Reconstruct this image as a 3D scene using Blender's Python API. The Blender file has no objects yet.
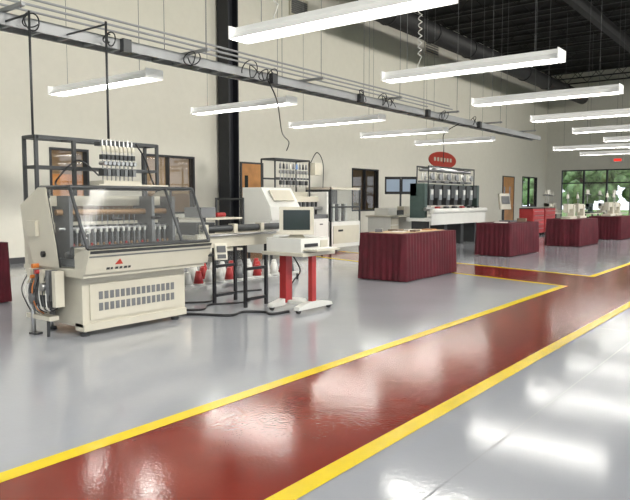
import bpy, bmesh, math, random
from mathutils import Vector, Matrix, Euler
random.seed(7)
sc = bpy.context.scene
sc.view_settings.view_transform = 'Standard'
sc.view_settings.look = 'None'
sc.view_settings.exposure = 0.0

# ------------------------------------------------------------ materials
def pm(name, col, rough=0.5, metal=0.0, var=0.06, nscale=6.0, bump=0.0, bscale=60.0, emis=None, es=0.0, coat=0.0, sheen=0.0):
    m = bpy.data.materials.new(name); m.use_nodes = True
    nt = m.node_tree; b = nt.nodes['Principled BSDF']
    tc = nt.nodes.new('ShaderNodeTexCoord')
    n = nt.nodes.new('ShaderNodeTexNoise'); n.inputs['Scale'].default_value = nscale; n.inputs['Detail'].default_value = 4
    nt.links.new(tc.outputs['Object'], n.inputs['Vector'])
    cr = nt.nodes.new('ShaderNodeValToRGB')
    cr.color_ramp.elements[0].position = 0.3; cr.color_ramp.elements[1].position = 0.7
    lo = [max(0, c*(1-var)) for c in col]; hi = [min(1, c*(1+var)) for c in col]
    cr.color_ramp.elements[0].color = (*lo, 1); cr.color_ramp.elements[1].color = (*hi, 1)
    nt.links.new(n.outputs['Fac'], cr.inputs['Fac']); nt.links.new(cr.outputs['Color'], b.inputs['Base Color'])
    b.inputs['Roughness'].default_value = rough; b.inputs['Metallic'].default_value = metal
    if coat: b.inputs['Coat Weight'].default_value = coat
    if sheen: b.inputs['Sheen Weight'].default_value = sheen
    if bump:
        n2 = nt.nodes.new('ShaderNodeTexNoise'); n2.inputs['Scale'].default_value = bscale; n2.inputs['Detail'].default_value = 2
        nt.links.new(tc.outputs['Object'], n2.inputs['Vector'])
        bp = nt.nodes.new('ShaderNodeBump'); bp.inputs['Strength'].default_value = bump; bp.inputs['Distance'].default_value = 0.01
        nt.links.new(n2.outputs['Fac'], bp.inputs['Height']); nt.links.new(bp.outputs['Normal'], b.inputs['Normal'])
    if emis:
        b.inputs['Emission Color'].default_value = (*emis, 1); b.inputs['Emission Strength'].default_value = es
    return m

def glassmat(name, fac=0.12, tint=(1, 1, 1), rough=0.02, haze=0.0):
    m = bpy.data.materials.new(name); m.use_nodes = True
    nt = m.node_tree; nt.nodes.clear()
    o = nt.nodes.new('ShaderNodeOutputMaterial'); mx = nt.nodes.new('ShaderNodeMixShader')
    t = nt.nodes.new('ShaderNodeBsdfTransparent'); t.inputs['Color'].default_value = (*tint, 1)
    g = nt.nodes.new('ShaderNodeBsdfGlossy'); g.inputs['Roughness'].default_value = rough
    mx.inputs[0].default_value = fac
    nt.links.new(t.outputs[0], mx.inputs[1]); nt.links.new(g.outputs[0], mx.inputs[2])
    d = nt.nodes.new('ShaderNodeBsdfDiffuse'); d.inputs[0].default_value = (.8, .82, .82, 1); mh = nt.nodes.new('ShaderNodeMixShader'); mh.inputs[0].default_value = haze
    nt.links.new(mx.outputs[0], mh.inputs[1]); nt.links.new(d.outputs[0], mh.inputs[2]); nt.links.new(mh.outputs[0], o.inputs[0])
    return m

M = {}
M['floor'] = pm('epoxy_grey', (0.385, 0.40, 0.435), 0.11, var=0.04, nscale=1.2, bump=0.045, bscale=34)
M['lane'] = pm('epoxy_red', (0.205, 0.022, 0.012), 0.105, var=0.10, nscale=3, bump=0.075, bscale=48)
M['yellow'] = pm('paint_yellow', (0.80, 0.60, 0.004), 0.25, var=0.05)
M['joint'] = pm('joint_grey', (0.24, 0.25, 0.27), 0.5)
M['wall'] = pm('wall_paint', (0.70, 0.68, 0.60), 0.85, var=0.02, bump=0.05)
M['wallfar'] = pm('wall_paint_far', (0.72, 0.71, 0.64), 0.85, var=0.02)
M['base'] = pm('baseboard_dark', (0.05, 0.05, 0.055), 0.5)
M['ceil'] = pm('ceiling_deck', (0.008, 0.008, 0.009), 0.8)
M['joist'] = pm('joist_steel', (0.020, 0.020, 0.022), 0.6)
M['col'] = pm('column_paint', (0.014, 0.016, 0.022), 0.5)
M['alum'] = pm('galvanised', (0.34, 0.35, 0.36), 0.45, 0.25)
M['cream'] = pm('cream_enamel', (0.54, 0.51, 0.42), 0.35, var=0.03)
M['white'] = pm('white_enamel', (0.68, 0.68, 0.64), 0.35, var=0.02)
M['dkgrey'] = pm('dark_grey_metal', (0.05, 0.053, 0.056), 0.4, 0.3)
M['grey'] = pm('mid_grey_metal', (0.17, 0.175, 0.18), 0.4, 0.4)
M['black'] = pm('black_plastic', (0.012, 0.012, 0.014), 0.4)
M['chrome'] = pm('steel_bright', (0.40, 0.40, 0.40), 0.28, 0.95)
M['red'] = pm('red_paint', (0.36, 0.025, 0.025), 0.4)
M['redlogo'] = pm('red_logo', (0.40, 0.035, 0.02), 0.5)
M['cloth'] = pm('burgundy_cloth', (0.072, 0.0025, 0.009), 0.85, var=0.25, nscale=4, bump=0.1, bscale=200)
M['wood'] = pm('wood_warm', (0.50, 0.23, 0.07), 0.45, var=0.2, nscale=3)
M['bronze'] = pm('bronze_roller', (0.30, 0.18, 0.09), 0.35, 0.3)
M['brown'] = pm('brown_panel', (0.16, 0.11, 0.07), 0.5)
M['tan'] = pm('tan_cloth', (0.55, 0.42, 0.25), 0.7)
M['screen'] = pm('screen_blue', (0.05, 0.10, 0.2), 0.2, emis=(0.25, 0.4, 0.7), es=0.6)
M['screenimg'] = pm('screen_picture', (0.05, 0.07, 0.1), 0.2, var=.1, emis=(0.30, 0.36, 0.42), es=0.8)
M['crt'] = pm('crt_glass', (0.02, 0.028, 0.03), 0.1)
M['green'] = pm('machine_green', (0.045, 0.075, 0.068), 0.4)
M['orange'] = pm('orange_plastic', (0.6, 0.18, 0.03), 0.4)
M['paper'] = pm('paper', (0.75, 0.73, 0.66), 0.7)
M['tube'] = pm('fluorescent_tube', (1, 1, 1), 0.4, emis=(1.0, 0.975, 0.91), es=31.0)
M['reflector'] = pm('fixture_white_glow', (0.88, 0.88, 0.87), 0.4, var=0.01, emis=(1, 1, .97), es=.16)  # slight emission added so the unlit housing sides look white
M['glass'] = glassmat('hood_glass', 0.035, (0.93, 0.94, 0.94), 0.10, 0.06)
M['winglass'] = glassmat('window_glass', 0.06)
M['leaf'] = pm('foliage', (0.17, 0.28, 0.11), 0.7, var=0.6, nscale=2.5)
M['bark'] = pm('bark', (0.1, 0.07, 0.05), 0.9)
M['asphalt'] = pm('asphalt', (0.3, 0.3, 0.3), 0.9)
M['grass'] = pm('grass', (0.14, 0.25, 0.05), 0.9, var=0.3)
M['exit'] = pm('exit_red', (0.5, 0.02, 0.02), 0.5, emis=(1, 0.05, 0.03), es=1.0)
M['office'] = pm('office_wall', (0.42, 0.33, 0.22), 0.8)

# ------------------------------------------------------------ builder
class B:
    def __init__(s, name):
        s.name = name; s.bm = bmesh.new(); s.mats = []
    def mi(s, m):
        m = M[m] if isinstance(m, str) else m
        if m not in s.mats: s.mats.append(m)
        return s.mats.index(m)
    def face(s, vs, i, smooth=False):
        try:
            f = s.bm.faces.new(vs); f.material_index = i; f.smooth = smooth
        except ValueError: pass
    def hexa(s, P, m):
        i = s.mi(m); v = [s.bm.verts.new(p) for p in P]
        for q in ((0,3,2,1),(4,5,6,7),(0,1,5,4),(1,2,6,5),(2,3,7,6),(3,0,4,7)):
            s.face([v[k] for k in q], i)
    def box(s, x0, x1, y0, y1, z0, z1, m):
        if x0 > x1: x0, x1 = x1, x0
        if y0 > y1: y0, y1 = y1, y0
        if z0 > z1: z0, z1 = z1, z0
        s.hexa([(x0,y0,z0),(x1,y0,z0),(x1,y1,z0),(x0,y1,z0),(x0,y0,z1),(x1,y0,z1),(x1,y1,z1),(x0,y1,z1)], m)
    def obox(s, c, size, rot, m):
        R = Euler(rot).to_matrix(); c = Vector(c); P = []
        for z in (-.5, .5):
            for x, y in ((-.5,-.5),(.5,-.5),(.5,.5),(-.5,.5)):
                P.append(c + R @ Vector((x*size[0], y*size[1], z*size[2])))
        s.hexa(P, m)
    def prism(s, prof, a, b, m, axis='y'):
        i = s.mi(m)
        def mk(p, t):
            return (p[0], t, p[1]) if axis == 'y' else ((t, p[0], p[1]) if axis == 'x' else (p[0], p[1], t))
        A = [s.bm.verts.new(mk(p, a)) for p in prof]; C = [s.bm.verts.new(mk(p, b)) for p in prof]
        s.face(A, i); s.face(C[::-1], i)
        n = len(prof)
        for k in range(n): s.face([A[k], C[k], C[(k+1)%n], A[(k+1)%n]], i)
    def cyl(s, p0, p1, r, m, r2=None, seg=12):
        i = s.mi(m); p0 = Vector(p0); p1 = Vector(p1); d = (p1-p0)
        if d.length < 1e-6: return
        d.normalize(); r2 = r if r2 is None else r2
        u = d.orthogonal().normalized(); w = d.cross(u)
        A = []; C = []
        for k in range(seg):
            t = 2*math.pi*k/seg; o = u*math.cos(t)+w*math.sin(t)
            A.append(s.bm.verts.new(p0+o*r)); C.append(s.bm.verts.new(p1+o*r2))
        s.face(A[::-1], i); s.face(C, i)
        for k in range(seg): s.face([A[k], A[(k+1)%seg], C[(k+1)%seg], C[k]], i, seg > 6)
    def tube(s, pts, r, m, seg=6):
        i = s.mi(m); pts = [Vector(p) for p in pts]; rings = []
        prev = None
        for k, p in enumerate(pts):
            d = (pts[min(k+1, len(pts)-1)] - pts[max(k-1, 0)]).normalized()
            if prev is None: u = d.orthogonal().normalized()
            else:
                u = prev - d*prev.dot(d)
                u = u.normalized() if u.length > 1e-5 else d.orthogonal().normalized()
            prev = u; w = d.cross(u)
            rings.append([s.bm.verts.new(p + (u*math.cos(2*math.pi*q/seg)+w*math.sin(2*math.pi*q/seg))*r) for q in range(seg)])
        for a, b in zip(rings, rings[1:]):
            for q in range(seg): s.face([a[q], a[(q+1)%seg], b[(q+1)%seg], b[q]], i, True)
        s.face(rings[0][::-1], i); s.face(rings[-1], i)
    def sph(s, c, r, m, sc=(1,1,1), sub=2, jit=0):
        i = s.mi(m)
        res = bmesh.ops.create_icosphere(s.bm, subdivisions=sub, radius=1)
        for v in res['verts']:
            k = 1 + random.uniform(-jit, jit)
            v.co = Vector((c[0]+v.co.x*r*sc[0]*k, c[1]+v.co.y*r*sc[1]*k, c[2]+v.co.z*r*sc[2]*k))
            for f in v.link_faces: f.material_index = i; f.smooth = True
    def done(s, bevel=0.0, xf=None):
        if xf:
            for v in s.bm.verts: v.co = Vector(xf(v.co.x, v.co.y, v.co.z))
        bmesh.ops.recalc_face_normals(s.bm, faces=s.bm.faces)
        xs = [v.co for v in s.bm.verts]
        cx = (min(v.x for v in xs)+max(v.x for v in xs))/2; cy = (min(v.y for v in xs)+max(v.y for v in xs))/2; cz = min(v.z for v in xs)
        c = Vector((cx, cy, cz))
        for v in s.bm.verts: v.co -= c
        me = bpy.data.meshes.new(s.name); s.bm.to_mesh(me); s.bm.free()
        for m in s.mats: me.materials.append(m)
        o = bpy.data.objects.new(s.name, me); o.location = c
        sc.collection.objects.link(o)
        if bevel:
            md = o.modifiers.new('bevel', 'BEVEL'); md.width = bevel; md.segments = 2; md.limit_method = 'ANGLE'; md.angle_limit = math.radians(50)
        return o

def spline(pts, n=10):
    P = [Vector(p) for p in pts]; P = [P[0]] + P + [P[-1]]; out = []
    for k in range(1, len(P)-2):
        for j in range(n):
            t = j/n; a, b, c, d = P[k-1], P[k], P[k+1], P[k+2]
            out.append(0.5*((2*b)+(c-a)*t+(2*a-5*b+4*c-d)*t*t+(3*b-a-3*c+d)*t**3))
    out.append(P[-2]); return out

# ------------------------------------------------------------ room shell
XW, YF, XR, YB, ZC = -13.0, 40.0, 8.0, -5.0, 8.7
b = B('floor'); b.box(XW-4.2, XR+.2, YB-.2, YF+.2, -0.2, 0, 'floor'); b.done()
b = B('ceiling'); b.box(XW-.2, XR+.2, YB-.2, YF+.2, ZC, ZC+.2, 'ceil'); b.done()

def wall(name, axis, t0, t1, a0, a1, z0, z1, holes, m):
    b = B(name)
    A = sorted(set([a0, a1] + [h[0] for h in holes] + [h[1] for h in holes]))
    Z = sorted(set([z0, z1] + [h[2] for h in holes] + [h[3] for h in holes]))
    for i in range(len(A)-1):
        for j in range(len(Z)-1):
            ca, cz = (A[i]+A[i+1])/2, (Z[j]+Z[j+1])/2
            if any(h[0] < ca < h[1] and h[2] < cz < h[3] for h in holes): continue
            if axis == 'x': b.box(t0, t1, A[i], A[i+1], Z[j], Z[j+1], m)
            else: b.box(A[i], A[i+1], t0, t1, Z[j], Z[j+1], m)
    b.done()

wins = [(7.75, 8.7, .95, 2.42), (10.15, 11.85, .95, 2.42), (19.2, 20.95, .9, 2.42), (36.0, 38.4, .9, 2.6)]
doors = [(13.55, 14.5, 0, 2.38), (33.1, 34.7, 0, 2.55)]
wall('wall_left', 'x', XW-.18, XW, YB, YF, 0, ZC, wins, 'wall')
wall('wall_far', 'y', YF, YF+.2, XW, XR, 0, ZC, [(-12.1, -8.3, .25, 3.05), (-7.8, -3.8, .25, 3.05), (-3.4, 6, .25, 3.05)], 'wallfar')
wall('wall_right', 'x', XR, XR+.2, YB, YF, 0, ZC, [(-3, 8, .3, 4.2), (9, 20, .3, 4.2), (21, 32, .3, 4.2)], 'wall')  # out-of-view openings, added to let skylight in
wall('wall_back', 'y', YB-.2, YB, XW, XR, 0, ZC, [(-9, -1, .3, 4.2), (0, 7, .3, 4.2)], 'wall')  # openings behind the camera, also added for skylight
b = B('baseboard_left')
for y0, y1 in ((YB, 13.5), (14.55, 33.05), (34.75, YF)): b.box(XW, XW+.015, y0, y1, 0, .12, 'base')
b.done()
b = B('baseboard_far'); b.box(XW+.02, XR, YF-.015, YF, 0, .12, 'base'); b.done()

# office behind the left wall
b = B('wall_office'); b.box(XW-4.1, XW-4.0, 4, 38.5, 0, 3, 'office'); b.done()
b = B('ceiling_office'); b.box(XW-4.1, XW-.19, 4, 38.5, 3, 3.1, 'white'); b.done()
for i, (y0, y1, z0, z1) in enumerate(wins):
    b = B('window_%d' % (i+1)); t = .05
    for r in ((y0, y0+t, z0, z1), (y1-t, y1, z0, z1), (y0+t, y1-t, z0, z0+t), (y0+t, y1-t, z1-t, z1)):
        b.box(XW-.15, XW+.02, r[0], r[1], r[2], r[3], 'col')
    if y1-y0 > 1.5: b.box(XW-.12, XW, (y0+y1)/2-.02, (y0+y1)/2+.02, z0+t, z1-t, 'col')
    b.box(XW-.09, XW-.08, y0+t, y1-t, z0+t, z1-t, 'winglass'); b.done()
for i, (y0, y1, z0, z1) in enumerate(doors):
    b = B('door_%d' % (i+1)); t = .05; X = XW+.003
    b.box(X, X+.05, y0, y0+t, z0, z1, 'dkgrey'); b.box(X, X+.05, y1-t, y1, z0, z1, 'dkgrey'); b.box(X, X+.05, y0+t, y1-t, z1-t, z1, 'dkgrey')
    n = 2 if y1-y0 > 1.3 else 1; w_ = (y1-y0-2*t)/n
    for q in range(n):
        ya = y0+t+q*w_; yb = ya+w_
        b.box(X, X+.03, ya+.004, yb-.004, z0+.01, z1-t, 'wood')
        b.box(X+.03, X+.034, ya+.12, ya+.26, 1.0, 2.0, 'crt')
        b.cyl((X+.03, yb-.1, 1.02), (X+.08, yb-.1, 1.02), .012, 'chrome'); b.cyl((X+.08, yb-.1, 1.02), (X+.08, yb-.22, 1.02), .012, 'chrome')
    b.done()
def office_cab(y0, y1, h, m):
    b = B('office_cabinet'); b.box(XW-3.9, XW-3.3, y0, y1, 0, h, m)
    n = max(1, int((y1-y0)/.6))
    for k in range(n):
        a = y0+(y1-y0)*k/n; c = y0+(y1-y0)*(k+1)/n
        b.box(XW-3.3, XW-3.28, a+.02, c-.02, .06, h-.04, m); b.box(XW-3.28, XW-3.26, c-.08, c-.05, h*.5, h*.62, 'chrome')
    b.done(.004)
office_cab(9.5, 11, 2.0, 'wood'); office_cab(13, 14.6, 1.5, 'brown'); office_cab(22.5, 24.2, 1.9, 'wood'); office_cab(26, 27.5, 1.6, 'brown')
for y in (8, 13, 21, 36):
    ld = bpy.data.lights.new('office_lamp', 'AREA'); ld.energy = 60; ld.size = 1.2; ld.color = (1, .86, .66)
    lo = bpy.data.objects.new('office_lamp', ld); lo.location = (XW-2, y+1, 2.95); sc.collection.objects.link(lo)
for y in (-3, 4, 12, 21, 30):  # unseen fill lights, added to brighten the left wall and machine fronts
    ld = bpy.data.lights.new('added_wall_fill', 'AREA'); ld.energy = 360; ld.size = 1.5; ld.color = (1, .965, .89); ld.spread = math.radians(105)
    lo = bpy.data.objects.new('added_wall_fill', ld); lo.location = (5.5, y, 7.2); lo.rotation_euler = (0, math.radians(80), 0); sc.collection.objects.link(lo)

# far wall glazing
def storefront(name, x0, x1, n, y=YF+.1):
    b = B(name); z0, z1 = .25, 3.05
    for k in range(n+1):
        x = x0+(x1-x0)*k/n; a = max(x0, x-.05); c = min(x1, x+.05); b.box(a, c, y-.06, y+.06, z0, z1, 'dkgrey')
    for z in (z0, 2.25, z1-.07): b.box(x0, x1, y-.05, y+.05, z, z+.07, 'dkgrey')
    b.box(x0, x1, y-.005, y+.005, z0+.07, z1-.07, 'winglass'); b.done()
storefront('window_5', -12.1, -8.3, 3); storefront('window_6', -7.8, -3.8, 3); storefront('window_7', -3.4, 6, 6)
for i, (y0, y1) in enumerate(((-3, 8), (9, 20), (21, 32))):  # frames for the added right-wall daylight openings, never in view
    b = B('window_%d' % (8+i)); n = 6
    for k in range(n+1):
        y = y0+(y1-y0)*k/n; b.box(XR+.05, XR+.15, max(y0, y-.04), min(y1, y+.04), .3, 4.2, 'dkgrey')
    for z in (.3, 2.3, 4.13): b.box(XR+.06, XR+.14, y0, y1, z, z+.07, 'dkgrey')
    b.done()
for i, (x0, x1) in enumerate(((-9, -1), (0, 7))):  # same for the back wall: unseen windows added for daylight
    b = B('window_%d' % (11+i)); n = 5
    for k in range(n+1):
        x = x0+(x1-x0)*k/n; b.box(max(x0, x-.04), min(x1, x+.04), YB-.15, YB-.05, .3, 4.2, 'dkgrey')
    for z in (.3, 2.3, 4.13): b.box(x0, x1, YB-.14, YB-.06, z, z+.07, 'dkgrey')
    b.done()

# outdoors
b = B('ground'); b.box(-60, 60, -40, 110, -.5, -.25, 'grass'); b.done()
b = B('parking_lot'); b.box(-25, 25, 42, 50, -.24, -.2, 'asphalt'); b.done()
for tx, ty, h in ((-19, 55, 7), (-14.5, 53, 6), (-11, 57, 8), (-7, 54, 6.5), (-2, 56, 7), (4, 55, 7), (-23, 58, 8), (-16.5, 58, 8), (-12.8, 54, 6)):
    b = B('tree'); b.cyl((tx, ty, -.25), (tx, ty, h*.5), .18, 'bark', .1)
    for k in range(40):
        a = random.uniform(0, 6.28); r = random.uniform(0, 2.3)
        b.sph((tx+r*math.cos(a), ty+r*math.sin(a), h*.2+random.uniform(0, h*.75)), random.uniform(.35, .8), 'leaf', sub=2, jit=.25)
    b.done()

# ------------------------------------------------------------ floor markings
def strip(b, p0, p1, w, m, z=0.004):
    p0 = Vector((*p0, 0)); p1 = Vector((*p1, 0)); d = (p1-p0).normalized(); n = Vector((-d.y, d.x, 0))*w/2
    i = b.mi(m); vs = [b.bm.verts.new(q + Vector((0, 0, z))) for q in (p0-n, p1-n, p1+n, p0+n)]
    b.face(vs, i)
b = B('floor_lane_red'); i = b.mi('lane')
def poly(b, pts, z, i): b.face([b.bm.verts.new((x, y, z)) for x, y in pts], i)
poly(b, [(-1.82, -4.9), (-1.82, 39.9), (-2.95, 39.9), (-2.95, -4.9)], .002, i)
poly(b, [(-2.95, 10.1), (-2.95, 11.65), (-9.6, 13.6), (-9.6, 12.15)], .002, i)
b.done()
b = B('floor_lane_yellow_lines')
strip(b, (-1.79, -4.9), (-1.79, 39.9), .11, 'yellow')
strip(b, (-2.98, -4.9), (-2.98, 10.13), .11, 'yellow')
strip(b, (-2.98, 11.65), (-2.98, 39.9), .11, 'yellow')
strip(b, (-2.93, 10.1), (-9.6, 12.15), .11, 'yellow', .0045)
strip(b, (-2.93, 11.65), (-9.6, 13.6), .11, 'yellow', .0045)
b.done()
b = B('floor_joints')
for x in (-1.3, 1.5): strip(b, (x, -4.9), (x, 39.9), .010, 'joint', .001)
for y in (1, 7, 13, 19): strip(b, (-1.7, y), (7.9, y), .010, 'joint', .0012)
b.done()

# ------------------------------------------------------------ ceiling structure
b = B('ceiling_joists')
y = 0.5
while y < YF:
    b.box(XW+.01, XR-.01, y-.05, y+.05, ZC-.1, ZC-.02, 'joist'); b.box(XW+.01, XR-.01, y-.05, y+.05, ZC-.75, ZC-.69, 'joist')
    x = XW+.1; k = 0
    while x < XR-.6:
        a, c = (ZC-.1, ZC-.7) if k % 2 else (ZC-.7, ZC-.1)
        b.cyl((x, y, a), (x+.55, y, c), .018, 'joist', seg=4); x += .55; k += 1
    y += 1.7
for x in (-6.5, 0): b.box(x-.12, x+.12, YB+.01, YF-.01, ZC-1.15, ZC-.76, 'joist')
for x, z in ((-4.6, ZC-1.0), (-1.8, ZC-.9), (2, ZC-1.0)): b.cyl((x, YB+.05, z), (x, YF-.05, z), .04, 'grey', seg=8)
b.done()
ZT = ZC-1.17
b = B('ceiling_duct')
b.cyl((-10.9, 17, 7.1), (-10.9, 39.5, 7.1), .34, 'joist', seg=20)
for y in range(18, 39, 3): b.cyl((-10.9, y, 7.1), (-10.9, y+.06, 7.1), .37, 'joist', seg=20)
b.done()
b = B('steel_column')
cx, cy = -12.72, 12.85
b.box(cx-.02, cx+.02, cy-.17, cy+.17, 0, ZC-.01, 'col'); b.box(cx-.2, cx+.2, cy-.19, cy-.15, 0, ZC-.01, 'col'); b.box(cx-.2, cx+.2, cy+.15, cy+.19, 0, ZC-.01, 'col')
b.box(cx-.25, cx+.25, cy-.25, cy+.25, 0, .03, 'col'); b.done()
def vent(name, y, z, w, h):
    b = B(name); b.box(XW, XW+.05, y-w/2, y+w/2, z-h/2, z+h/2, 'cream'); n = 7
    for k in range(n):
        zz = z-h/2+.08+(h-.16)*k/n; b.box(XW+.05, XW+.07, y-w/2+.07, y+w/2-.07, zz, zz+.05, 'grey')
    b.done()
vent('wall_vent', 25.0, 7.7, 1.2, .85); vent('wall_vent', 16.2, 7.2, .9, .6)

# ------------------------------------------------------------ light fixtures
ZL = 3.02
def fixture(x, y, z=ZL, top=ZT, coil=False):
    b = B('fluorescent_light_fixture'); L = 1.22
    prof = [(y-.15, z-.035), (y-.06, z+.05), (y-.06, z+.1), (y+.06, z+.1), (y+.06, z+.05), (y+.15, z-.035), (y+.14, z-.035), (y+.05, z+.04), (y-.05, z+.04), (y-.14, z-.035)]
    b.prism(prof, x-L, x+L, 'reflector', axis='x')
    for s in (-1, 1):
        b.box(x+s*L, x+s*(L+.012), y-.15, y+.15, z-.035, z+.1, 'reflector')
        b.cyl((x-L+.03, y+s*.055, z-.005), (x+L-.03, y+s*.055, z-.005), .019, 'tube', seg=8)
        b.cyl((x+s*.9, y, z+.1), (x+s*.9, y, top), .004, 'grey', seg=4)
    if coil:
        xc = x-.75; pts = [(xc, y, z+.1), (xc+.05, y, z+.2)]
        for k in range(60): t = k*.8; pts.append((xc+.05+.025*math.cos(t), y+.025*math.sin(t), z+.25+k*.012))
        pts += [(xc+.1, y, z+1.2), (xc-.05, y, z+1.7), (xc+.05, y, z+2.6), (xc, y, top)]
        b.tube(pts, .007, 'white', 5)
    b.done()
for k in range(-2, 7): fixture(-3.76, 5.2+3.05*k, coil=k in (0, 1))
for k in range(-2, 5): fixture(-8.65, 6.05+3.02*k)
for y in (23, 26.2): fixture(-6.0, y)
for k in range(-1, 9): fixture(1.1, 5.2+3.05*k)
for k in range(-1, 9): fixture(5.6, 5.2+3.05*k)

# ------------------------------------------------------------ overhead raceway
b = B('overhead_cable_tray'); X0 = -7.1; Z0 = 3.18; Ya, Yb = -3.0, 20.8
for dx in (-.13, .13): b.box(X0+dx-.015, X0+dx+.015, Ya, Yb, Z0-.02, Z0+.11, 'alum')
y = Ya+.1
while y < Yb: b.box(X0-.11, X0+.11, y, y+.04, Z0-.01, Z0+.02, 'alum'); y += .35
b.box(X0-.05, X0+.05, Ya, Yb, Z0+.035, Z0+.07, 'grey')
for dx, dz in ((.3, .27), (.38, .18), (-.25, .3)): b.cyl((X0+dx, Ya, Z0+dz), (X0+dx, 14.0, Z0+dz), .016, 'alum', seg=6)
y = -1.5
while y < Yb:
    b.box(X0-.45, X0+.5, y-.02, y+.02, Z0+.12, Z0+.16, 'alum')
    for dx in (-.4, .45): b.cyl((X0+dx, y, Z0+.1), (X0+dx, y, ZT), .005, 'grey', seg=4)
    y += 2.6
for y in (3.0, 5.2, 8.0, 10.5, 13.2, 16.0): b.box(X0+.14, X0+.22, y-.06, y+.06, Z0-.05, Z0+.11, 'dkgrey')
def loop(y, r, n=1.6):
    pts = []
    ph = random.uniform(0, 6)
    for k in range(40):
        t = 2*math.pi*n*k/39+ph; rr = r*(1+.3*math.sin(t*.6+ph))
        pts.append((X0+.24+.05*math.sin(1.3*t), y+rr*math.sin(t)+.05*k/39, Z0+.06+rr*math.cos(t)*.8))
    b.tube(pts, .008, 'black')
for y, r in ((3.9, .10), (4.9, .08), (6.2, .11), (7.4, .14), (7.7, .11), (7.9, .1), (10.4, .12), (11.2, .14), (11.5, .1), (13.8, .15), (15.5, .12)): loop(y, r)
b.tube(spline([(X0+.15, 7.9, Z0), (X0, 8.3, 2.9), (-8.6, 10.2, 2.65), (-9.5, 11.5, 2.6), (-9.9, 11.9, 2.45)]), .011, 'black')
b.tube(spline([(X0, 15.2, Z0), (X0-.6, 15.6, 3.0), (-8.2, 16.6, 2.7), (-8.5, 17.2, 2.35)]), .011, 'black')
for px, py, pz in ((-6.5, 3.70, 1.97), (-6.22, 4.42, 1.97)):
    b.cyl((px, py, pz), (px, py, Z0+.05), .013, 'dkgrey', seg=8); b.cyl((px, py, Z0+.02), (X0, py, Z0+.02), .012, 'dkgrey', seg=8)
b.done()

# ------------------------------------------------------------ skirted tables
def skirt_table(x0, x1, y0, y1, h=.76, items=None):
    b = B('skirted_display_table'); i = b.mi('cloth')
    rr = .06; P = []
    cs = [(x1-rr, y1-rr, 0), (x0+rr, y1-rr, 90), (x0+rr, y0+rr, 180), (x1-rr, y0+rr, 270)]
    corners = []
    for cx, cy, a0 in cs:
        for k in range(7):
            a = math.radians(a0+15*k); corners.append((Vector((cx+rr*math.cos(a), cy+rr*math.sin(a))), Vector((math.cos(a), math.sin(a)))))
    n = len(corners)
    for k in range(n):
        p, nn = corners[k]; q, mm = corners[(k+1) % n]; L = (q-p).length; st = max(1, int(L/.014))
        for j in range(st): t = j/st; P.append((p.lerp(q, t), nn.lerp(mm, t).normalized()))
    s = 0; rows = 8; rings = []
    ph = [0]
    for k in range(1, len(P)): s += (P[k][0]-P[k-1][0]).length; ph.append(s)
    for r in range(rows+1):
        f = r/rows; z = h*(1-f)+.015*f; ring = []
        for k, (p, nn) in enumerate(P):
            a = ph[k]; w = (math.sin(a*2*math.pi/.105+1.2*math.sin(a*5)+.4*f*math.sin(a*9)))*(.003+.011*f)+.010*f*math.sin(a*7.3)
            q = p+nn*(w+.02*f); ring.append(b.bm.verts.new((q.x, q.y, z)))
        rings.append(ring)
    for A, C in zip(rings, rings[1:]):
        for k in range(len(A)): b.face([A[k], A[(k+1)%len(A)], C[(k+1)%len(A)], C[k]], i, True)
    tp = [b.bm.verts.new((p.x, p.y, h+.004)) for p, nn in P]
    b.face(tp, i)
    for k in range(len(tp)): b.face([tp[k], tp[(k+1)%len(tp)], rings[0][(k+1)%len(tp)], rings[0][k]], i, True)
    if items: items(b, h+.005)
    b.done()
def it1(b, z):
    b.box(-5.85, -5.25, 9.15, 10.7, z, z+.006, 'tan')
    b.obox((-5.5, 9.5, z+.012), (.22, .3, .01), (0, 0, .3), 'paper'); b.obox((-5.6, 10.1, z+.014), (.25, .3, .012), (0, 0, -.4), 'paper')
    b.obox((-5.72, 9.8, z+.02), (.18, .25, .03), (0, 0, .1), 'brown'); b.obox((-5.45, 10.5, z+.015), (.2, .2, .015), (0, 0, .1), 'wood')
    b.obox((-5.75, 9.3, z+.03), (.12, .2, .05), (0, 0, .5), 'grey'); b.obox((-5.35, 9.8, z+.02), (.1, .25, .03), (0, 0, .2), 'brown')
def it2(b, z):
    b.obox((-5.9, 15.0, z+.01), (.3, .4, .012), (0, 0, .3), 'paper'); b.obox((-6.0, 15.7, z+.02), (.3, .3, .03), (0, 0, -.2), 'grey')
    b.obox((-5.8, 16.1, z+.04), (.2, .25, .08), (0, 0, .2), 'brown')
skirt_table(-5.97, -5.10, 9.02, 10.88, items=it1)
skirt_table(-6.35, -5.5, 14.55, 16.5, items=it2)
skirt_table(-6.1, -5.15, 18.85, 20.7)
skirt_table(-6.0, -5.0, 22.9, 24.8)
skirt_table(-9.0, -8.1, 2.5, 4.26)

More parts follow.
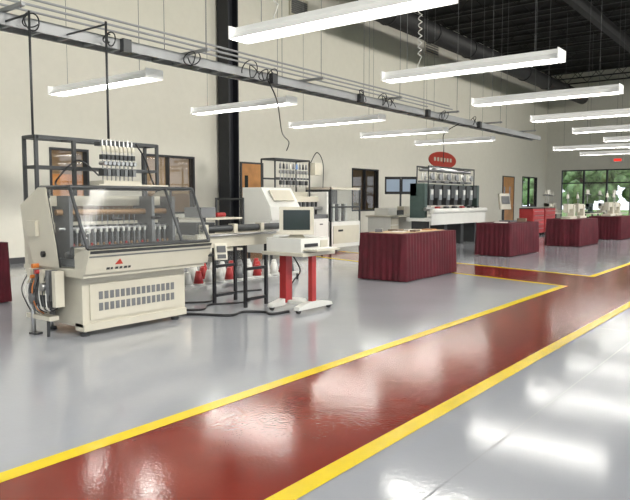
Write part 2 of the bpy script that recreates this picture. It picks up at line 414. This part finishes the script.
# ------------------------------------------------------------ industrial sewing machine heads
def sewing(x, y, z, m='cream', s=1.0, rot=0):
    b = B('industrial_sewing_machine')
    def bx(a0, a1, c0, c1, d0, d1, mm): b.box(a0*s, a1*s, c0*s, c1*s, d0*s, d1*s, mm)
    bx(-.12, .12, -.3, .3, 0, .06, m); bx(-.08, .08, .14, .28, .06, .36, m); bx(-.06, .06, -.26, .2, .25, .38, m)
    bx(-.065, .065, -.3, -.18, .16, .39, m); b.cyl((0, -.24*s, .06*s), (0, -.24*s, .16*s), .008*s, 'chrome')
    b.cyl((0, .28*s, .3*s), (0, .34*s, .3*s), .08*s, 'dkgrey'); b.cyl((0, -.05*s, .38*s), (0, -.05*s, .55*s), .006*s, 'chrome')
    b.cyl((-.1*s, .2*s, .36*s), (-.1*s, .2*s, .7*s), .008*s, 'chrome'); b.cyl((-.1*s, .2*s, .52*s), (-.1*s, .2*s, .64*s), .04*s, 'paper', .02*s)
    o = b.done(.008); o.rotation_euler[2] = rot
    o.location = (x, y, z)
    return o
sewing(-8.45, 3.93, .765, 'dkgrey', 1.0)
sewing(-5.6, 19.3, .765, 'cream', 1.1); sewing(-5.6, 20.3, .765, 'cream', 1.1); sewing(-5.5, 23.4, .765, 'cream', 1.2); sewing(-5.5, 24.3, .765, 'cream', 1.2)

# ------------------------------------------------------------ foreground machine
b = B('industrial_textile_machine')
Y0, Y1 = 3.36, 4.95
b.box(-6.35, -5.45, 3.44, 4.78, .1, .60, 'cream')
b.box(-5.45, -5.43, 3.52, 4.70, .16, .50, 'cream')
for row in (0, 1):
    for k in range(15):
        y = 3.62+k*.067; z = .24+row*.11; b.box(-5.43, -5.424, y, y+.045, z, z+.075, 'grey')
for x in (-6.25, -5.55):
    for y in (3.52, 4.7): b.cyl((x, y, 0), (x, y, .03), .05, 'dkgrey'); b.cyl((x, y, .02), (x, y, .12), .018, 'chrome')
b.box(-5.6, -5.42, 3.44, 4.78, .06, .13, 'cream')
b.box(-6.5, -5.3, Y0, Y1, .58, .66, 'cream')
b.prism([(-5.42, .60), (-5.26, .62), (-5.18, .84), (-5.42, .86)], Y0-.01, Y1+.01, 'cream')
def lip(z, o=.004): return -5.26+(z-.62)*.3636+o
for (ya, yb, za, zb, mm) in ((Y0, Y1, .775, .79, 'grey'), (Y0, Y1, .81, .838, 'dkgrey')):
    b.face([b.bm.verts.new((lip(z), y, z)) for y, z in ((ya, za), (yb, za), (yb, zb), (ya, zb))], b.mi(mm))
b.face([b.bm.verts.new((lip(z), y, z)) for y, z in ((3.67, .695), (3.72, .75), (3.77, .695))], b.mi('redlogo'))
for k, wd in enumerate((.05, .03, .045, .04, .05, .04)):
    y = 3.58+k*.052; z0, z1 = .65, .672
    b.face([b.bm.verts.new((lip(z), yy, z)) for yy, z in ((y, z0), (y+wd*.8, z0), (y+wd*.8, z1), (y, z1))], b.mi('dkgrey'))
rear = [(-6.5, .66), (-5.95, .66), (-5.95, 1.42), (-6.1, 1.42), (-6.5, 1.25)]
b.prism(rear, Y0-.03, Y0+.02, 'cream'); b.prism(rear, Y1-.04, Y1, 'cream')
b.box(-6.5, -6.44, Y0, Y1, .66, 1.25, 'cream')
def gframe(y):
    b.cyl((-5.22, y, .86), (-5.5, y, 1.42), .018, 'dkgrey', seg=8); b.cyl((-5.5, y, 1.42), (-6.1, y, 1.42), .018, 'dkgrey', seg=8)
    b.cyl((-5.93, y, .66), (-5.93, y, 1.42), .015, 'dkgrey', seg=8)
for y in (Y0, 4.55, Y1): gframe(y)
b.cyl((-5.22, Y0, .86), (-5.22, Y1, .86), .018, 'dkgrey', seg=8); b.cyl((-5.5, Y0, 1.42), (-5.5, Y1, 1.42), .02, 'dkgrey', seg=8)
b.cyl((-6.1, Y0, 1.42), (-6.1, Y1, 1.42), .02, 'dkgrey', seg=8)
b.face([b.bm.verts.new(p) for p in ((-5.22, Y0, .87), (-5.22, Y1, .87), (-5.5, Y1, 1.42), (-5.5, Y0, 1.42))], b.mi('glass'))
b.face([b.bm.verts.new(p) for p in ((-5.5, Y0, 1.425), (-5.5, Y1, 1.425), (-6.1, Y1, 1.425), (-6.1, Y0, 1.425))], b.mi('glass'))
for yy in (Y0-.01, Y1+.005): b.face([b.bm.verts.new(p) for p in ((-5.3, yy, .67), (-5.93, yy, .67), (-5.93, yy, 1.41), (-5.5, yy, 1.41), (-5.23, yy, .86))], b.mi('glass'))
for y in (3.8, 4.3): b.obox((-5.35, y, 1.12), (.02, .12, .03), (0, -.46, 0), 'black')
b.box(-5.62, -5.5, 3.7, 4.6, 1.42, 1.455, 'cream')
# interior
b.box(-6.42, -6.38, Y0+.05, Y1-.06, .68, 1.3, 'brown')
b.box(-6.1, -5.95, Y0+.03, Y1-.05, 1.24, 1.34, 'cream'); b.cyl((-5.85, Y0+.03, 1.18), (-5.85, Y1-.05, 1.18), .03, 'bronze')
b.box(-6.15, -6.0, Y0+.03, Y1-.05, .98, 1.08, 'cream'); b.cyl((-5.8, Y0+.03, 1.02), (-5.8, Y1-.05, 1.02), .018, 'chrome')
b.box(-6.1, -5.45, Y0+.05, Y1-.06, .67, .74, 'grey'); b.cyl((-5.55, Y0+.04, .82), (-5.55, Y1-.05, .82), .045, 'dkgrey'); b.cyl((-5.68, Y0+.04, .78), (-5.68, Y1-.05, .78), .03, 'chrome')
for k in range(18):
    y = 3.5+k*.072
    b.box(-5.95, -5.8, y, y+.035, .86, 1.05, 'dkgrey' if k % 2 else 'grey'); b.cyl((-5.78, y+.018, .78), (-5.78, y+.018, 1.0), .006, 'chrome', seg=6)
    b.cyl((-5.78, y+.018, .98), (-5.78, y+.018, 1.02), .014, 'white', seg=8); b.cyl((-6.0, y+.018, 1.05), (-5.98, y+.018, 1.22), .006, 'chrome', seg=6)
    b.cyl((-5.72, y+.01, .80), (-5.72, y+.01, .88), .012, 'bronze' if k % 3 else 'red', seg=6)
for y in (3.5, 4.1, 4.72): b.box(-6.2, -5.6, y, y+.05, .74, .84, 'cream')
for y in (3.46, 4.50, 4.8): b.box(-6.1, -5.7, y, y+.04, .74, 1.34, 'grey')
# left end mechanism
for k in range(5):
    x = -6.45+k*.13; b.box(x, x+.07, 3.2, 3.33, .5-.05*k, .64, 'grey' if k % 2 else 'cream')
b.box(-6.48, -6.05, 3.24, 3.335, .28, .5, 'dkgrey'); b.cyl((-6.3, 3.14, .36), (-6.3, 3.3, .36), .05, 'grey'); b.cyl((-6.1, 3.16, .48), (-6.1, 3.335, .48), .04, 'chrome')
b.cyl((-6.4, 3.24, .66), (-6.4, 3.335, .66), .025, 'orange'); b.cyl((-6.2, 3.15, .62), (-6.2, 3.335, .62), .02, 'red'); b.cyl((-6.3, 3.15, .57), (-6.3, 3.335, .57), .018, 'orange')
for k in range(9):
    x = -6.46+.06*k
    b.tube(spline([(x, 3.25, .62), (x-.03, 3.14+.01*k, .45), (x+.05, 3.17, .28), (x+.02, 3.3, .16+.015*k)], 6), .007, ('black', 'white', 'grey', 'orange', 'black', 'white', 'dkgrey', 'white', 'black')[k])
b.cyl((-6.38, 3.22, .02), (-6.38, 3.22, .3), .03, 'chrome'); b.box(-6.5, -6.0, 3.2, 3.339, .16, .2, 'cream'); b.cyl((-6.1, 3.25, .0), (-6.1, 3.25, .18), .02, 'dkgrey')
b.box(-6.42, -6.3, 3.18, 3.3, 0, .02, 'dkgrey'); b.box(-6.2, -6.1, 3.339, 3.5, .17, .5, 'grey')
b.box(-6.3, -6.1, Y0-.07, Y0-.03, .95, 1.1, 'cream'); b.cyl((-6.0, Y0-.06, .78), (-6.0, Y0-.03, .78), .03, 'black')
# tall dark frame
for x in (-6.72, -6.45):
    for y in (3.5, 5.12): b.box(x-.018, x+.018, y-.018, y+.018, (.6 if x < -6.6 else .66) if y < 5 else 0.0, 1.95, 'dkgrey')
    b.box(x-.018, x+.018, 3.5, 5.12, 1.92, 1.955, 'dkgrey'); b.box(x-.015, x+.015, 3.5, 5.12, 1.62, 1.65, 'dkgrey')
for y in (3.5, 3.95, 5.12): b.box(-6.72, -6.45, y-.018, y+.018, 1.92, 1.955, 'dkgrey'); b.box(-6.72, -6.45, y-.015, y+.015, 1.62, 1.65, 'dkgrey')
b.box(-6.47, -6.43, 3.93, 3.97, 1.3, 1.93, 'dkgrey'); b.box(-6.75, -6.4, 3.48, 3.8, .95, .99, 'dkgrey')
b.box(-6.74, -6.5, Y0+.1, 4.9, .6, .64, 'cream')
# yarn tension units
b.box(-6.2, -5.9, 4.0, 4.5, 1.44, 1.5, 'cream'); b.box(-6.12, -6.0, 4.02, 4.48, 1.86, 1.9, 'dkgrey')
for k in range(8):
    y = 4.05+k*.056
    b.cyl((-6.0, y, 1.5), (-6.0, y, 1.93), .008, 'chrome', seg=8); b.cyl((-6.05, y, 1.68), (-5.93, y, 1.68), .022, 'chrome', seg=10)
    b.cyl((-5.98, y, 1.80), (-5.98, y, 1.86), .02, 'cream', seg=10); b.box(-6.06, -5.95, y-.02, y+.02, 1.55, 1.62, 'grey' if k % 2 else 'dkgrey')
    b.box(-6.04, -5.96, y-.018, y+.018, 1.72, 1.77, 'dkgrey')
b.tube(spline([(-6.0, 4.0, 1.55), (-6.1, 3.8, 1.7), (-6.2, 3.6, 1.5), (-6.0, 3.5, 1.43)]), .01, 'black')
b.tube(spline([(-6.0, 4.5, 1.9), (-6.1, 4.7, 1.75), (-6.2, 4.85, 1.55), (-6.1, 4.85, 1.43)]), .01, 'black')
# right-hand delivery table
b.box(-6.2, -5.45, Y1, 6.5, .86, .90, 'cream'); b.box(-5.45, -5.40, Y1, 6.3, .76, .92, 'cream'); b.box(-6.2, -6.15, Y1, 6.5, .78, .90, 'cream')
b.cyl((-5.5, 5.1, .97), (-5.5, 6.6, .97), .04, 'dkgrey'); b.cyl((-5.36, 5.1, .90), (-5.36, 6.3, .90), .016, 'chrome')
b.box(-5.9, -5.6, 5.6, 6.2, .90, .99, 'cream'); b.box(-6.0, -5.6, 5.1, 5.4, .9, 1.04, 'dkgrey')
for y in (5.1, 5.6, 6.1): b.box(-5.56, -5.44, y, y+.06, .86, 1.02, 'cream')
b.box(-5.95, -5.6, 6.3, 6.6, .9, 1.0, 'white')
for x, y in ((-5.45, 5.8), (-5.45, 6.2), (-6.1, 5.8), (-6.1, 6.2)): b.box(x-.02, x+.02, y-.02, y+.02, 0, .86 if x < -6 else .78, 'black')
for z in (.08, .45): b.box(-5.47, -5.43, 5.8, 6.2, z, z+.035, 'black'); b.box(-6.12, -6.08, 5.8, 6.2, z, z+.035, 'black')
# keypad
b.cyl((-5.25, Y1, .70), (-5.15, 5.03, .70), .015, 'dkgrey'); b.obox((-5.12, 5.03, .74), (.04, .14, .18), (0, -.2, -.5), 'cream')
b.obox((-5.098, 5.018, .77), (.01, .10, .07), (0, -.2, -.5), 'dkgrey'); b.obox((-5.093, 5.018, .69), (.01, .10, .045), (0, -.2, -.5), 'dkgrey')
def xf1(x, y, z):
    if y < 3.345 and z < .72 and x < -5.8: x += .25; y = 3.345-(3.345-y)*.75
    if x < -5.4: x = -5.4+(x+5.4)*.82
    y = 3.46+(y-3.36)*.94
    return (x, y, z)
b.done(.004, xf1)

b = B('floor_power_cable')
b.tube(spline([(-5.75, 4.85, .014), (-5.45, 5.05, .014), (-5.15, 5.2, .014), (-5.2, 5.45, .014), (-5.0, 5.6, .014), (-4.85, 5.55, .014), (-4.8, 5.8, .014)]), .016, 'black')
b.tube(spline([(-5.9, 5.1, .012), (-5.7, 5.3, .012), (-5.9, 5.6, .012), (-5.7, 6.0, .012), (-5.9, 6.4, .012)]), .012, 'black')
b.tube(spline([(-6.0, 5.0, .012), (-6.3, 5.4, .012), (-6.1, 5.8, .012), (-6.5, 6.3, .012), (-6.3, 7.0, .012)]), .012, 'black'); b.done()

# yarn cones
b = B('yarn_cone_rack')
for x in (-7.5, -7.1, -6.75): b.box(x-.02, x+.02, 5.7, 8.4, .10, .13, 'white')
for y in (5.7, 6.9, 8.38): b.box(-7.52, -6.73, y, y+.04, .07, .10, 'white')
for x in (-7.5, -6.75):
    for y in (5.72, 8.38): b.cyl((x, y, 0), (x, y, .1), .02, 'dkgrey')
for i_, x in enumerate((-7.5, -7.1, -6.75)):
    for k in range(13):
        y = 5.8+k*.2; c = ('red', 'white', 'white', 'red', 'grey', 'white')[(k+i_*2) % 6]
        b.cyl((x, y, .13), (x, y, .15), .08, 'white'); b.cyl((x, y, .15), (x, y, .32), .07, c, .035)
b.done()

# computer pedestal
b = B('computer_workstation_cart')
cx, cy = -4.85, 6.05
b.box(cx-.25, cx-.15, cy-.06, cy+.06, .07, .66, 'red'); b.box(cx+.17, cx+.23, cy-.04, cy+.04, .07, .66, 'red')
for dx in (-.2, .2):
    b.prism([(cy-.3, .04), (cy+.36, .04), (cy+.34, .08), (cy+.1, .12), (cy-.1, .12), (cy-.29, .08)], cx+dx-.04, cx+dx+.04, 'white', axis='x')
    for yy in (cy-.26, cy+.32): b.cyl((cx+dx-.02, yy, .028), (cx+dx+.02, yy, .028), .028, 'black')
b.box(cx-.16, cx+.16, cy-.03, cy+.03, .06, .1, 'white')
b.box(cx-.32, cx+.30, cy-.3, cy+.32, .66, .70, 'cream')
b.box(cx-.28, cx+.24, cy-.26, cy+.28, .70, .86, 'white'); b.box(cx+.24, cx+.25, cy-.2, cy+.05, .76, .80, 'black'); b.box(cx+.24, cx+.25, cy+.1, cy+.24, .72, .83, 'cream')
b.box(cx+.24, cx+.44, cy-.22, cy+.22, .72, .74, 'cream')
for r in range(4): b.box(cx+.27+r*.04, cx+.30+r*.04, cy-.2, cy+.2, .74, .752, 'white')
R = Matrix.Rotation(math.radians(-50), 3, 'Z'); o0 = Vector((cx-.02, cy-.02, 0))
def T(x, y, z): return tuple(o0 + R @ Vector((x, y, z)))
def hb(P, m): b.hexa([T(*p) for p in P], m)
hb([(-.02,-.2,.90),(.16,-.2,.90),(.16,.2,.90),(-.02,.2,.90),(-.02,-.2,1.22),(.16,-.2,1.22),(.16,.2,1.22),(-.02,.2,1.22)], 'cream')
hb([(-.26,-.12,.93),(-.02,-.18,.91),(-.02,.18,.91),(-.26,.12,.93),(-.26,-.12,1.12),(-.02,-.18,1.2),(-.02,.18,1.2),(-.26,.12,1.12)], 'cream')
hb([(.16,-.155,.955),(.168,-.155,.955),(.168,.155,.955),(.16,.155,.955),(.16,-.155,1.185),(.168,-.155,1.185),(.168,.155,1.185),(.16,.155,1.185)], 'crt')
hb([(-.1,-.1,.86),(.1,-.1,.86),(.1,.1,.86),(-.1,.1,.86),(-.07,-.07,.9),(.07,-.07,.9),(.07,.07,.9),(-.07,.07,.9)], 'cream')
b.tube(spline([(cx-.2, cy+.1, .66), (cx-.1, cy+.15, .45), (cx-.25, cy+.2, .3), (cx-.3, cy+.1, .14)]), .01, 'black')
b.done(.006)

# ------------------------------------------------------------ second textile machine
b = B('industrial_textile_machine')
x0, x1 = -10.6, -9.5
b.box(x0, x1, 10.0, 12.7, .12, .85, 'white')
for y in (10.15, 12.5):
    for x in (x0+.1, x1-.1): b.cyl((x, y, 0), (x, y, .13), .04, 'dkgrey')
for k in range(4): b.box(x1, x1+.01, 10.1+k*.65, 10.1+k*.65+.58, .2, .78, 'white'); b.box(x1+.01, x1+.02, 10.3+k*.65, 10.45+k*.65, .7, .73, 'dkgrey')
b.prism([(x0, .85), (x1+.08, .85), (x1, 1.15), (x1-.35, 1.58), (x0, 1.58)], 10.0, 11.3, 'white')
b.obox((x1-.13, 10.65, 1.40), (.02, .9, .3), (0, -.68, 0), 'cream')
b.box(x0, x0+.3, 11.3, 12.7, .85, 1.5, 'cream'); b.box(x1-.3, x1, 11.3, 12.7, .85, .95, 'grey')
for k in range(12): b.box(x1-.6, x1-.4, 11.38+k*.108, 11.44+k*.108, .95, 1.25, 'dkgrey' if k % 2 else 'chrome')
b.box(x1-.65, x1-.35, 11.3, 12.7, 1.25, 1.38, 'cream'); b.cyl((x1-.2, 11.3, 1.1), (x1-.2, 12.7, 1.1), .04, 'chrome')
b.box(x0, x1, 12.62, 12.7, .85, 1.5, 'white')
for x in (x0+.1, x1-.45):
    for y in (10.7, 12.3): b.box(x-.02, x+.02, y-.02, y+.02, 1.35, 2.25, 'dkgrey')
    b.box(x-.02, x+.02, 10.7, 12.3, 2.22, 2.26, 'dkgrey'); b.box(x-.02, x+.02, 10.7, 12.3, 1.78, 1.82, 'dkgrey')
for y in (10.7, 12.3): b.box(x0+.1, x1-.45, y-.02, y+.02, 2.22, 2.26, 'dkgrey')
for k in range(9):
    y = 10.9+k*.15; x = x1-.42; b.cyl((x, y, 1.6), (x, y, 2.18), .012, 'chrome', seg=6); b.cyl((x-.03, y, 1.95), (x+.05, y, 1.95), .045, 'chrome', seg=10)
    b.cyl((x, y, 2.02), (x, y, 2.14), .04, ('white', 'dkgrey', 'screen')[k % 3] if k % 2 else 'grey', .025, seg=8); b.box(x-.03, x+.05, y-.03, y+.03, 1.65, 1.75, 'grey' if k % 2 else 'dkgrey')
b.box(x1-.6, x1-.3, 12.4, 12.75, 1.9, 2.2, 'cream'); b.tube(spline([(x1-.4, 12.3, 2.2), (x1-.3, 12.5, 2.45), (x1-.3, 12.8, 2.2), (x1-.3, 12.8, 1.6)]), .015, 'black')
b.done(.006, lambda x, y, z: (-9.5+(x+9.5)*.75, 10.85+(y-10)*.80, z))
b = B('glazed_control_cabinet')
x0, x1, y0, y1 = -10.4, -9.6, 13.25, 14.6
b.box(x0, x1, y0, y1, .1, .75, 'white')
for x in (x0, x1-.04):
    for y in (y0, y1-.04): b.box(x, x+.04, y, y+.04, 0, 1.62, 'dkgrey')
b.box(x0, x1, y0, y1, 1.56, 1.62, 'cream'); b.box(x0+.02, x0+.04, y0+.04, y1-.04, .75, 1.56, 'grey'); b.box(x1-.04, x1, y0, y1, 1.1, 1.14, 'dkgrey')
b.box(x1-.02, x1-.015, y0+.04, y1-.04, .75, 1.56, 'glass')
for k in range(8): b.box(x0+.3, x0+.5, y0+.1+k*.14, y0+.18+k*.14, .75, 1.2, 'white' if k % 2 else 'dkgrey')
b.box(x1, x1+.02, y0+.1, y1-.1, .2, .65, 'cream'); b.box(x1+.02, x1+.03, y0+.3, y0+.5, .5, .55, 'black')
b.done(.005)
b = B('material_trolley')
x0, x1, y0, y1 = -10.4, -9.6, 9.0, 10.1
for x in (x0, x1):
    for y in (y0, y1): b.box(x-.02, x+.02, y-.02, y+.02, .08, 1.35 if y == y1 else .95, 'dkgrey'); b.cyl((x-.015, y, .04), (x+.015, y, .04), .04, 'black')
for z in (.25, .9): b.box(x0, x1, y0, y1, z, z+.04, 'cream')
b.box(x0+.1, x1-.1, y0+.1, y0+.6, .29, .6, 'white'); b.box(x0+.1, x1-.2, y0+.1, y0+.5, .94, 1.15, 'grey'); b.cyl((x0+.4, y0+.7, .99), (x0+.4, y0+.95, .99), .05, 'red')
b.box(x0, x1, y1-.015, y1+.015, 1.3, 1.34, 'dkgrey')
b.done(.005)

# ------------------------------------------------------------ multi-head machine (rear)
b = B('multihead_stitching_machine')
x0, x1, y0, y1 = -8.95, -8.2, 15.9, 19.5
for y in (y0+.1, 17.1, 18.2, y1-.3): b.box(x0+.1, x1-.2, y, y+.2, .0, .75, 'dkgrey')
b.box(x0, x1, y0, y1, .72, .82, 'white'); b.box(x1-.02, x1+.02, y0, y1, .62, .95, 'white')
b.cyl((x1+.02, y0, 1.0), (x1+.02, y1, 1.0), .07, 'white'); b.cyl((x1-.2, y0, 1.05), (x1-.2, y1, 1.05), .05, 'chrome')
b.box(x0+.1, x0+.3, y0, y1, 1.4, 1.75, 'green')
for y in (y0, y1-.16): b.box(x0+.1, x1-.2, y, y+.16, .8, 1.75, 'green')
for k in range(6):
    y = y0+.35+k*.52
    b.box(x0+.3, x0+.5, y, y+.24, 1.15, 1.7, 'dkgrey'); b.box(x0+.5, x0+.53, y+.03, y+.21, 1.3, 1.6, 'chrome')
    b.box(x0+.53, x0+.54, y+.05, y+.19, 1.45, 1.58, 'white')
    for q in range(3): b.cyl((x0+.45, y+.05+q*.07, .9), (x0+.45, y+.05+q*.07, 1.15), .01, 'chrome', seg=6)
    b.box(x0+.15, x0+.45, y, y+.28, 1.78, 1.84, 'grey'); b.cyl((x0+.3, y+.14, 1.84), (x0+.3, y+.14, 2.22), .012, 'chrome', seg=6)
    for q in range(3): b.cyl((x0+.2+q*.1, y+.14, 1.86), (x0+.2+q*.1, y+.14, 2.05), .045, ('white', 'chrome', 'paper')[q], .025, seg=8)
    b.cyl((x0+.2, y, 2.15), (x0+.4, y+.28, 2.15), .06, 'chrome', seg=8); b.cyl((x0+.5, y+.1, 1.95), (x0+.55, y+.1, 1.95), .09, 'chrome', seg=12)
    b.box(x1-.1, x1, y+.05, y+.2, 1.05, 1.12, 'red' if k % 3 == 0 else 'dkgrey')
    b.box(x0+.5, x0+.54, y+.26, y+.5, 1.35, 1.72, 'dkgrey')
for x in (x0+.15, x0+.5): b.box(x-.015, x+.015, y0+.3, y1-.3, 2.2, 2.24, 'dkgrey')
for y in (y0+.3, y1-.3):
    for x in (x0+.15, x0+.5): b.box(x-.015, x+.015, y-.015, y+.015, 1.7, 2.24, 'dkgrey')
b.done(.005)
b = B('control_panel_stand')
b.box(-8.0, -7.6, 19.8, 20.2, 0, .05, 'dkgrey'); b.cyl((-7.8, 20.0, .05), (-7.8, 20.0, 1.1), .03, 'dkgrey'); b.obox((-7.76, 19.96, 1.25), (.08, .4, .5), (0, -.2, -.5), 'cream'); b.obox((-7.71, 19.935, 1.3), (.01, .3, .25), (0, -.2, -.5), 'dkgrey'); b.done(.005)

# work bench + twin monitors
b = B('work_bench')
x0, x1, y0, y1 = -11.0, -10.1, 17.0, 18.9
b.box(x0, x1, y0, y1, .78, .83, 'cream'); b.box(x0+.05, x1-.05, y0+.05, y0+.55, 0, .78, 'white'); b.box(x0+.05, x1-.05, y1-.55, y1-.05, 0, .78, 'white')
for z in (.1, .33, .56): b.box(x1-.05, x1-.03, y0+.08, y0+.52, z, z+.2, 'cream'); b.box(x1-.05, x1-.03, y1-.52, y1-.08, z, z+.2, 'cream')
b.box(x0+.2, x0+.7, y0+.2, y0+.7, .83, 1.05, 'white'); b.box(x0+.2, x0+.6, y0+.9, y0+1.3, .83, .98, 'dkgrey'); b.box(x0+.3, x0+.55, y0+1.4, y0+1.75, .83, 1.1, 'cream')
b.done(.005)
b = B('twin_monitor_stand')
px, py = -11.5, 20.0
b.box(px-.25, px+.25, py-.25, py+.25, 0, .03, 'dkgrey'); b.cyl((px, py, .03), (px, py, 2.0), .035, 'dkgrey')
ang = -math.radians(90-37.3)
for s in (-1, 1):
    c = Vector((px, py, 1.80)) + Vector((.795, .606, 0))*s*.28 + Vector((.606, -.795, 0))*.08
    b.obox(c, (.05, .55, .60), (0, 0, ang), 'black'); c2 = c+Vector((.606, -.795, 0))*.027; b.obox(c2, (.006, .45, .42), (0, 0, ang), 'screenimg')
b.done(.004)

def toolcab(x, y, w, h):
    b = B('tool_cabinet'); b.box(x-.5, x, y, y+w, .1, h, 'red')
    for dx in (-.45, -.08):
        for yy in (y+.08, y+w-.12): b.cyl((x+dx, yy, .05), (x+dx, yy+.04, .05), .05, 'black'); b.box(x+dx-.02, x+dx+.02, yy, yy+.04, .05, .12, 'dkgrey')
    n = 5
    for k in range(n):
        z = .15+(h-.2)*k/n; b.box(x, x+.015, y+.03, y+w-.03, z, z+(h-.2)/n-.02, 'red'); b.box(x+.015, x+.03, y+.1, y+w-.1, z+(h-.2)/n-.05, z+(h-.2)/n-.03, 'chrome')
    b.box(x-.5, x, y, y+w, h, h+.03, 'black'); b.done(.005)
toolcab(-8.0, 23.3, 1.2, .98); toolcab(-8.0, 24.6, 1.2, .98)
def stand(x, y, m):
    b = B('sewing_station'); b.box(x-.3, x+.3, y-.6, y+.6, .74, .78, 'cream')
    for yy in (y-.5, y+.5): b.box(x-.25, x+.25, yy-.03, yy+.03, .0, .05, 'dkgrey'); b.box(x-.03, x+.03, yy-.03, yy+.03, .05, .74, 'dkgrey')
    b.box(x-.12, x+.12, y-.3, y+.3, .78, .84, m); b.box(x-.08, x+.08, y+.14, y+.28, .84, 1.14, m); b.box(x-.06, x+.06, y-.3, y+.2, 1.03, 1.16, m); b.box(x-.06, x+.06, y-.3, y-.18, .92, 1.16, m)
    b.cyl((x, y+.28, 1.08), (x, y+.34, 1.08), .08, 'dkgrey'); b.cyl((x-.15, y+.3, .78), (x-.15, y+.3, 1.6), .01, 'chrome'); b.box(x-.25, x-.05, y+.1, y+.5, 1.5, 1.53, 'grey')
    for q in (.18, .4): b.cyl((x-.15, y+q, 1.53), (x-.15, y+q, 1.72), .05, 'paper', .025)
    b.done(.005)
for x, y, m in ((-8.6, 27.0, 'cream'), (-7.2, 27.5, 'green'), (-9.5, 29.5, 'cream'), (-7.6, 31, 'cream'), (-10.5, 33.5, 'cream'), (-6.6, 29.3, 'cream')): stand(x, y, m)

b = B('oval_wall_sign')
b.prism([(26.2+1.3*math.cos(t*math.pi/20), 3.02+.36*math.sin(t*math.pi/20)) for t in range(40)], XW, XW+.03, 'redlogo', axis='x')
for k in range(6): b.box(XW+.03, XW+.035, 25.35+k*.3, 25.52+k*.3, 2.96, 3.12, 'cream')
b.done()
b = B('exit_sign'); b.box(-9.3, -8.7, YF-.08, YF, 3.4, 3.7, 'white'); b.box(-9.2, -8.8, YF-.09, YF-.08, 3.48, 3.62, 'exit'); b.done()

# ------------------------------------------------------------ world
w = bpy.data.worlds.new('sky'); sc.world = w; w.use_nodes = True
bg = w.node_tree.nodes['Background']; bg.inputs[0].default_value = (0.86, 0.92, 1.0, 1); bg.inputs[1].default_value = 2.0

# ------------------------------------------------------------ camera
cd = bpy.data.cameras.new('camera'); cam = bpy.data.objects.new('camera', cd); sc.collection.objects.link(cam)
cam.location = (0, 0, 1.3); cam.rotation_euler = (math.radians(85.64), 0, math.radians(37.3))
cd.lens = 37.5; cd.sensor_width = 36; cd.clip_end = 300; cd.clip_start = .05
sc.camera = cam
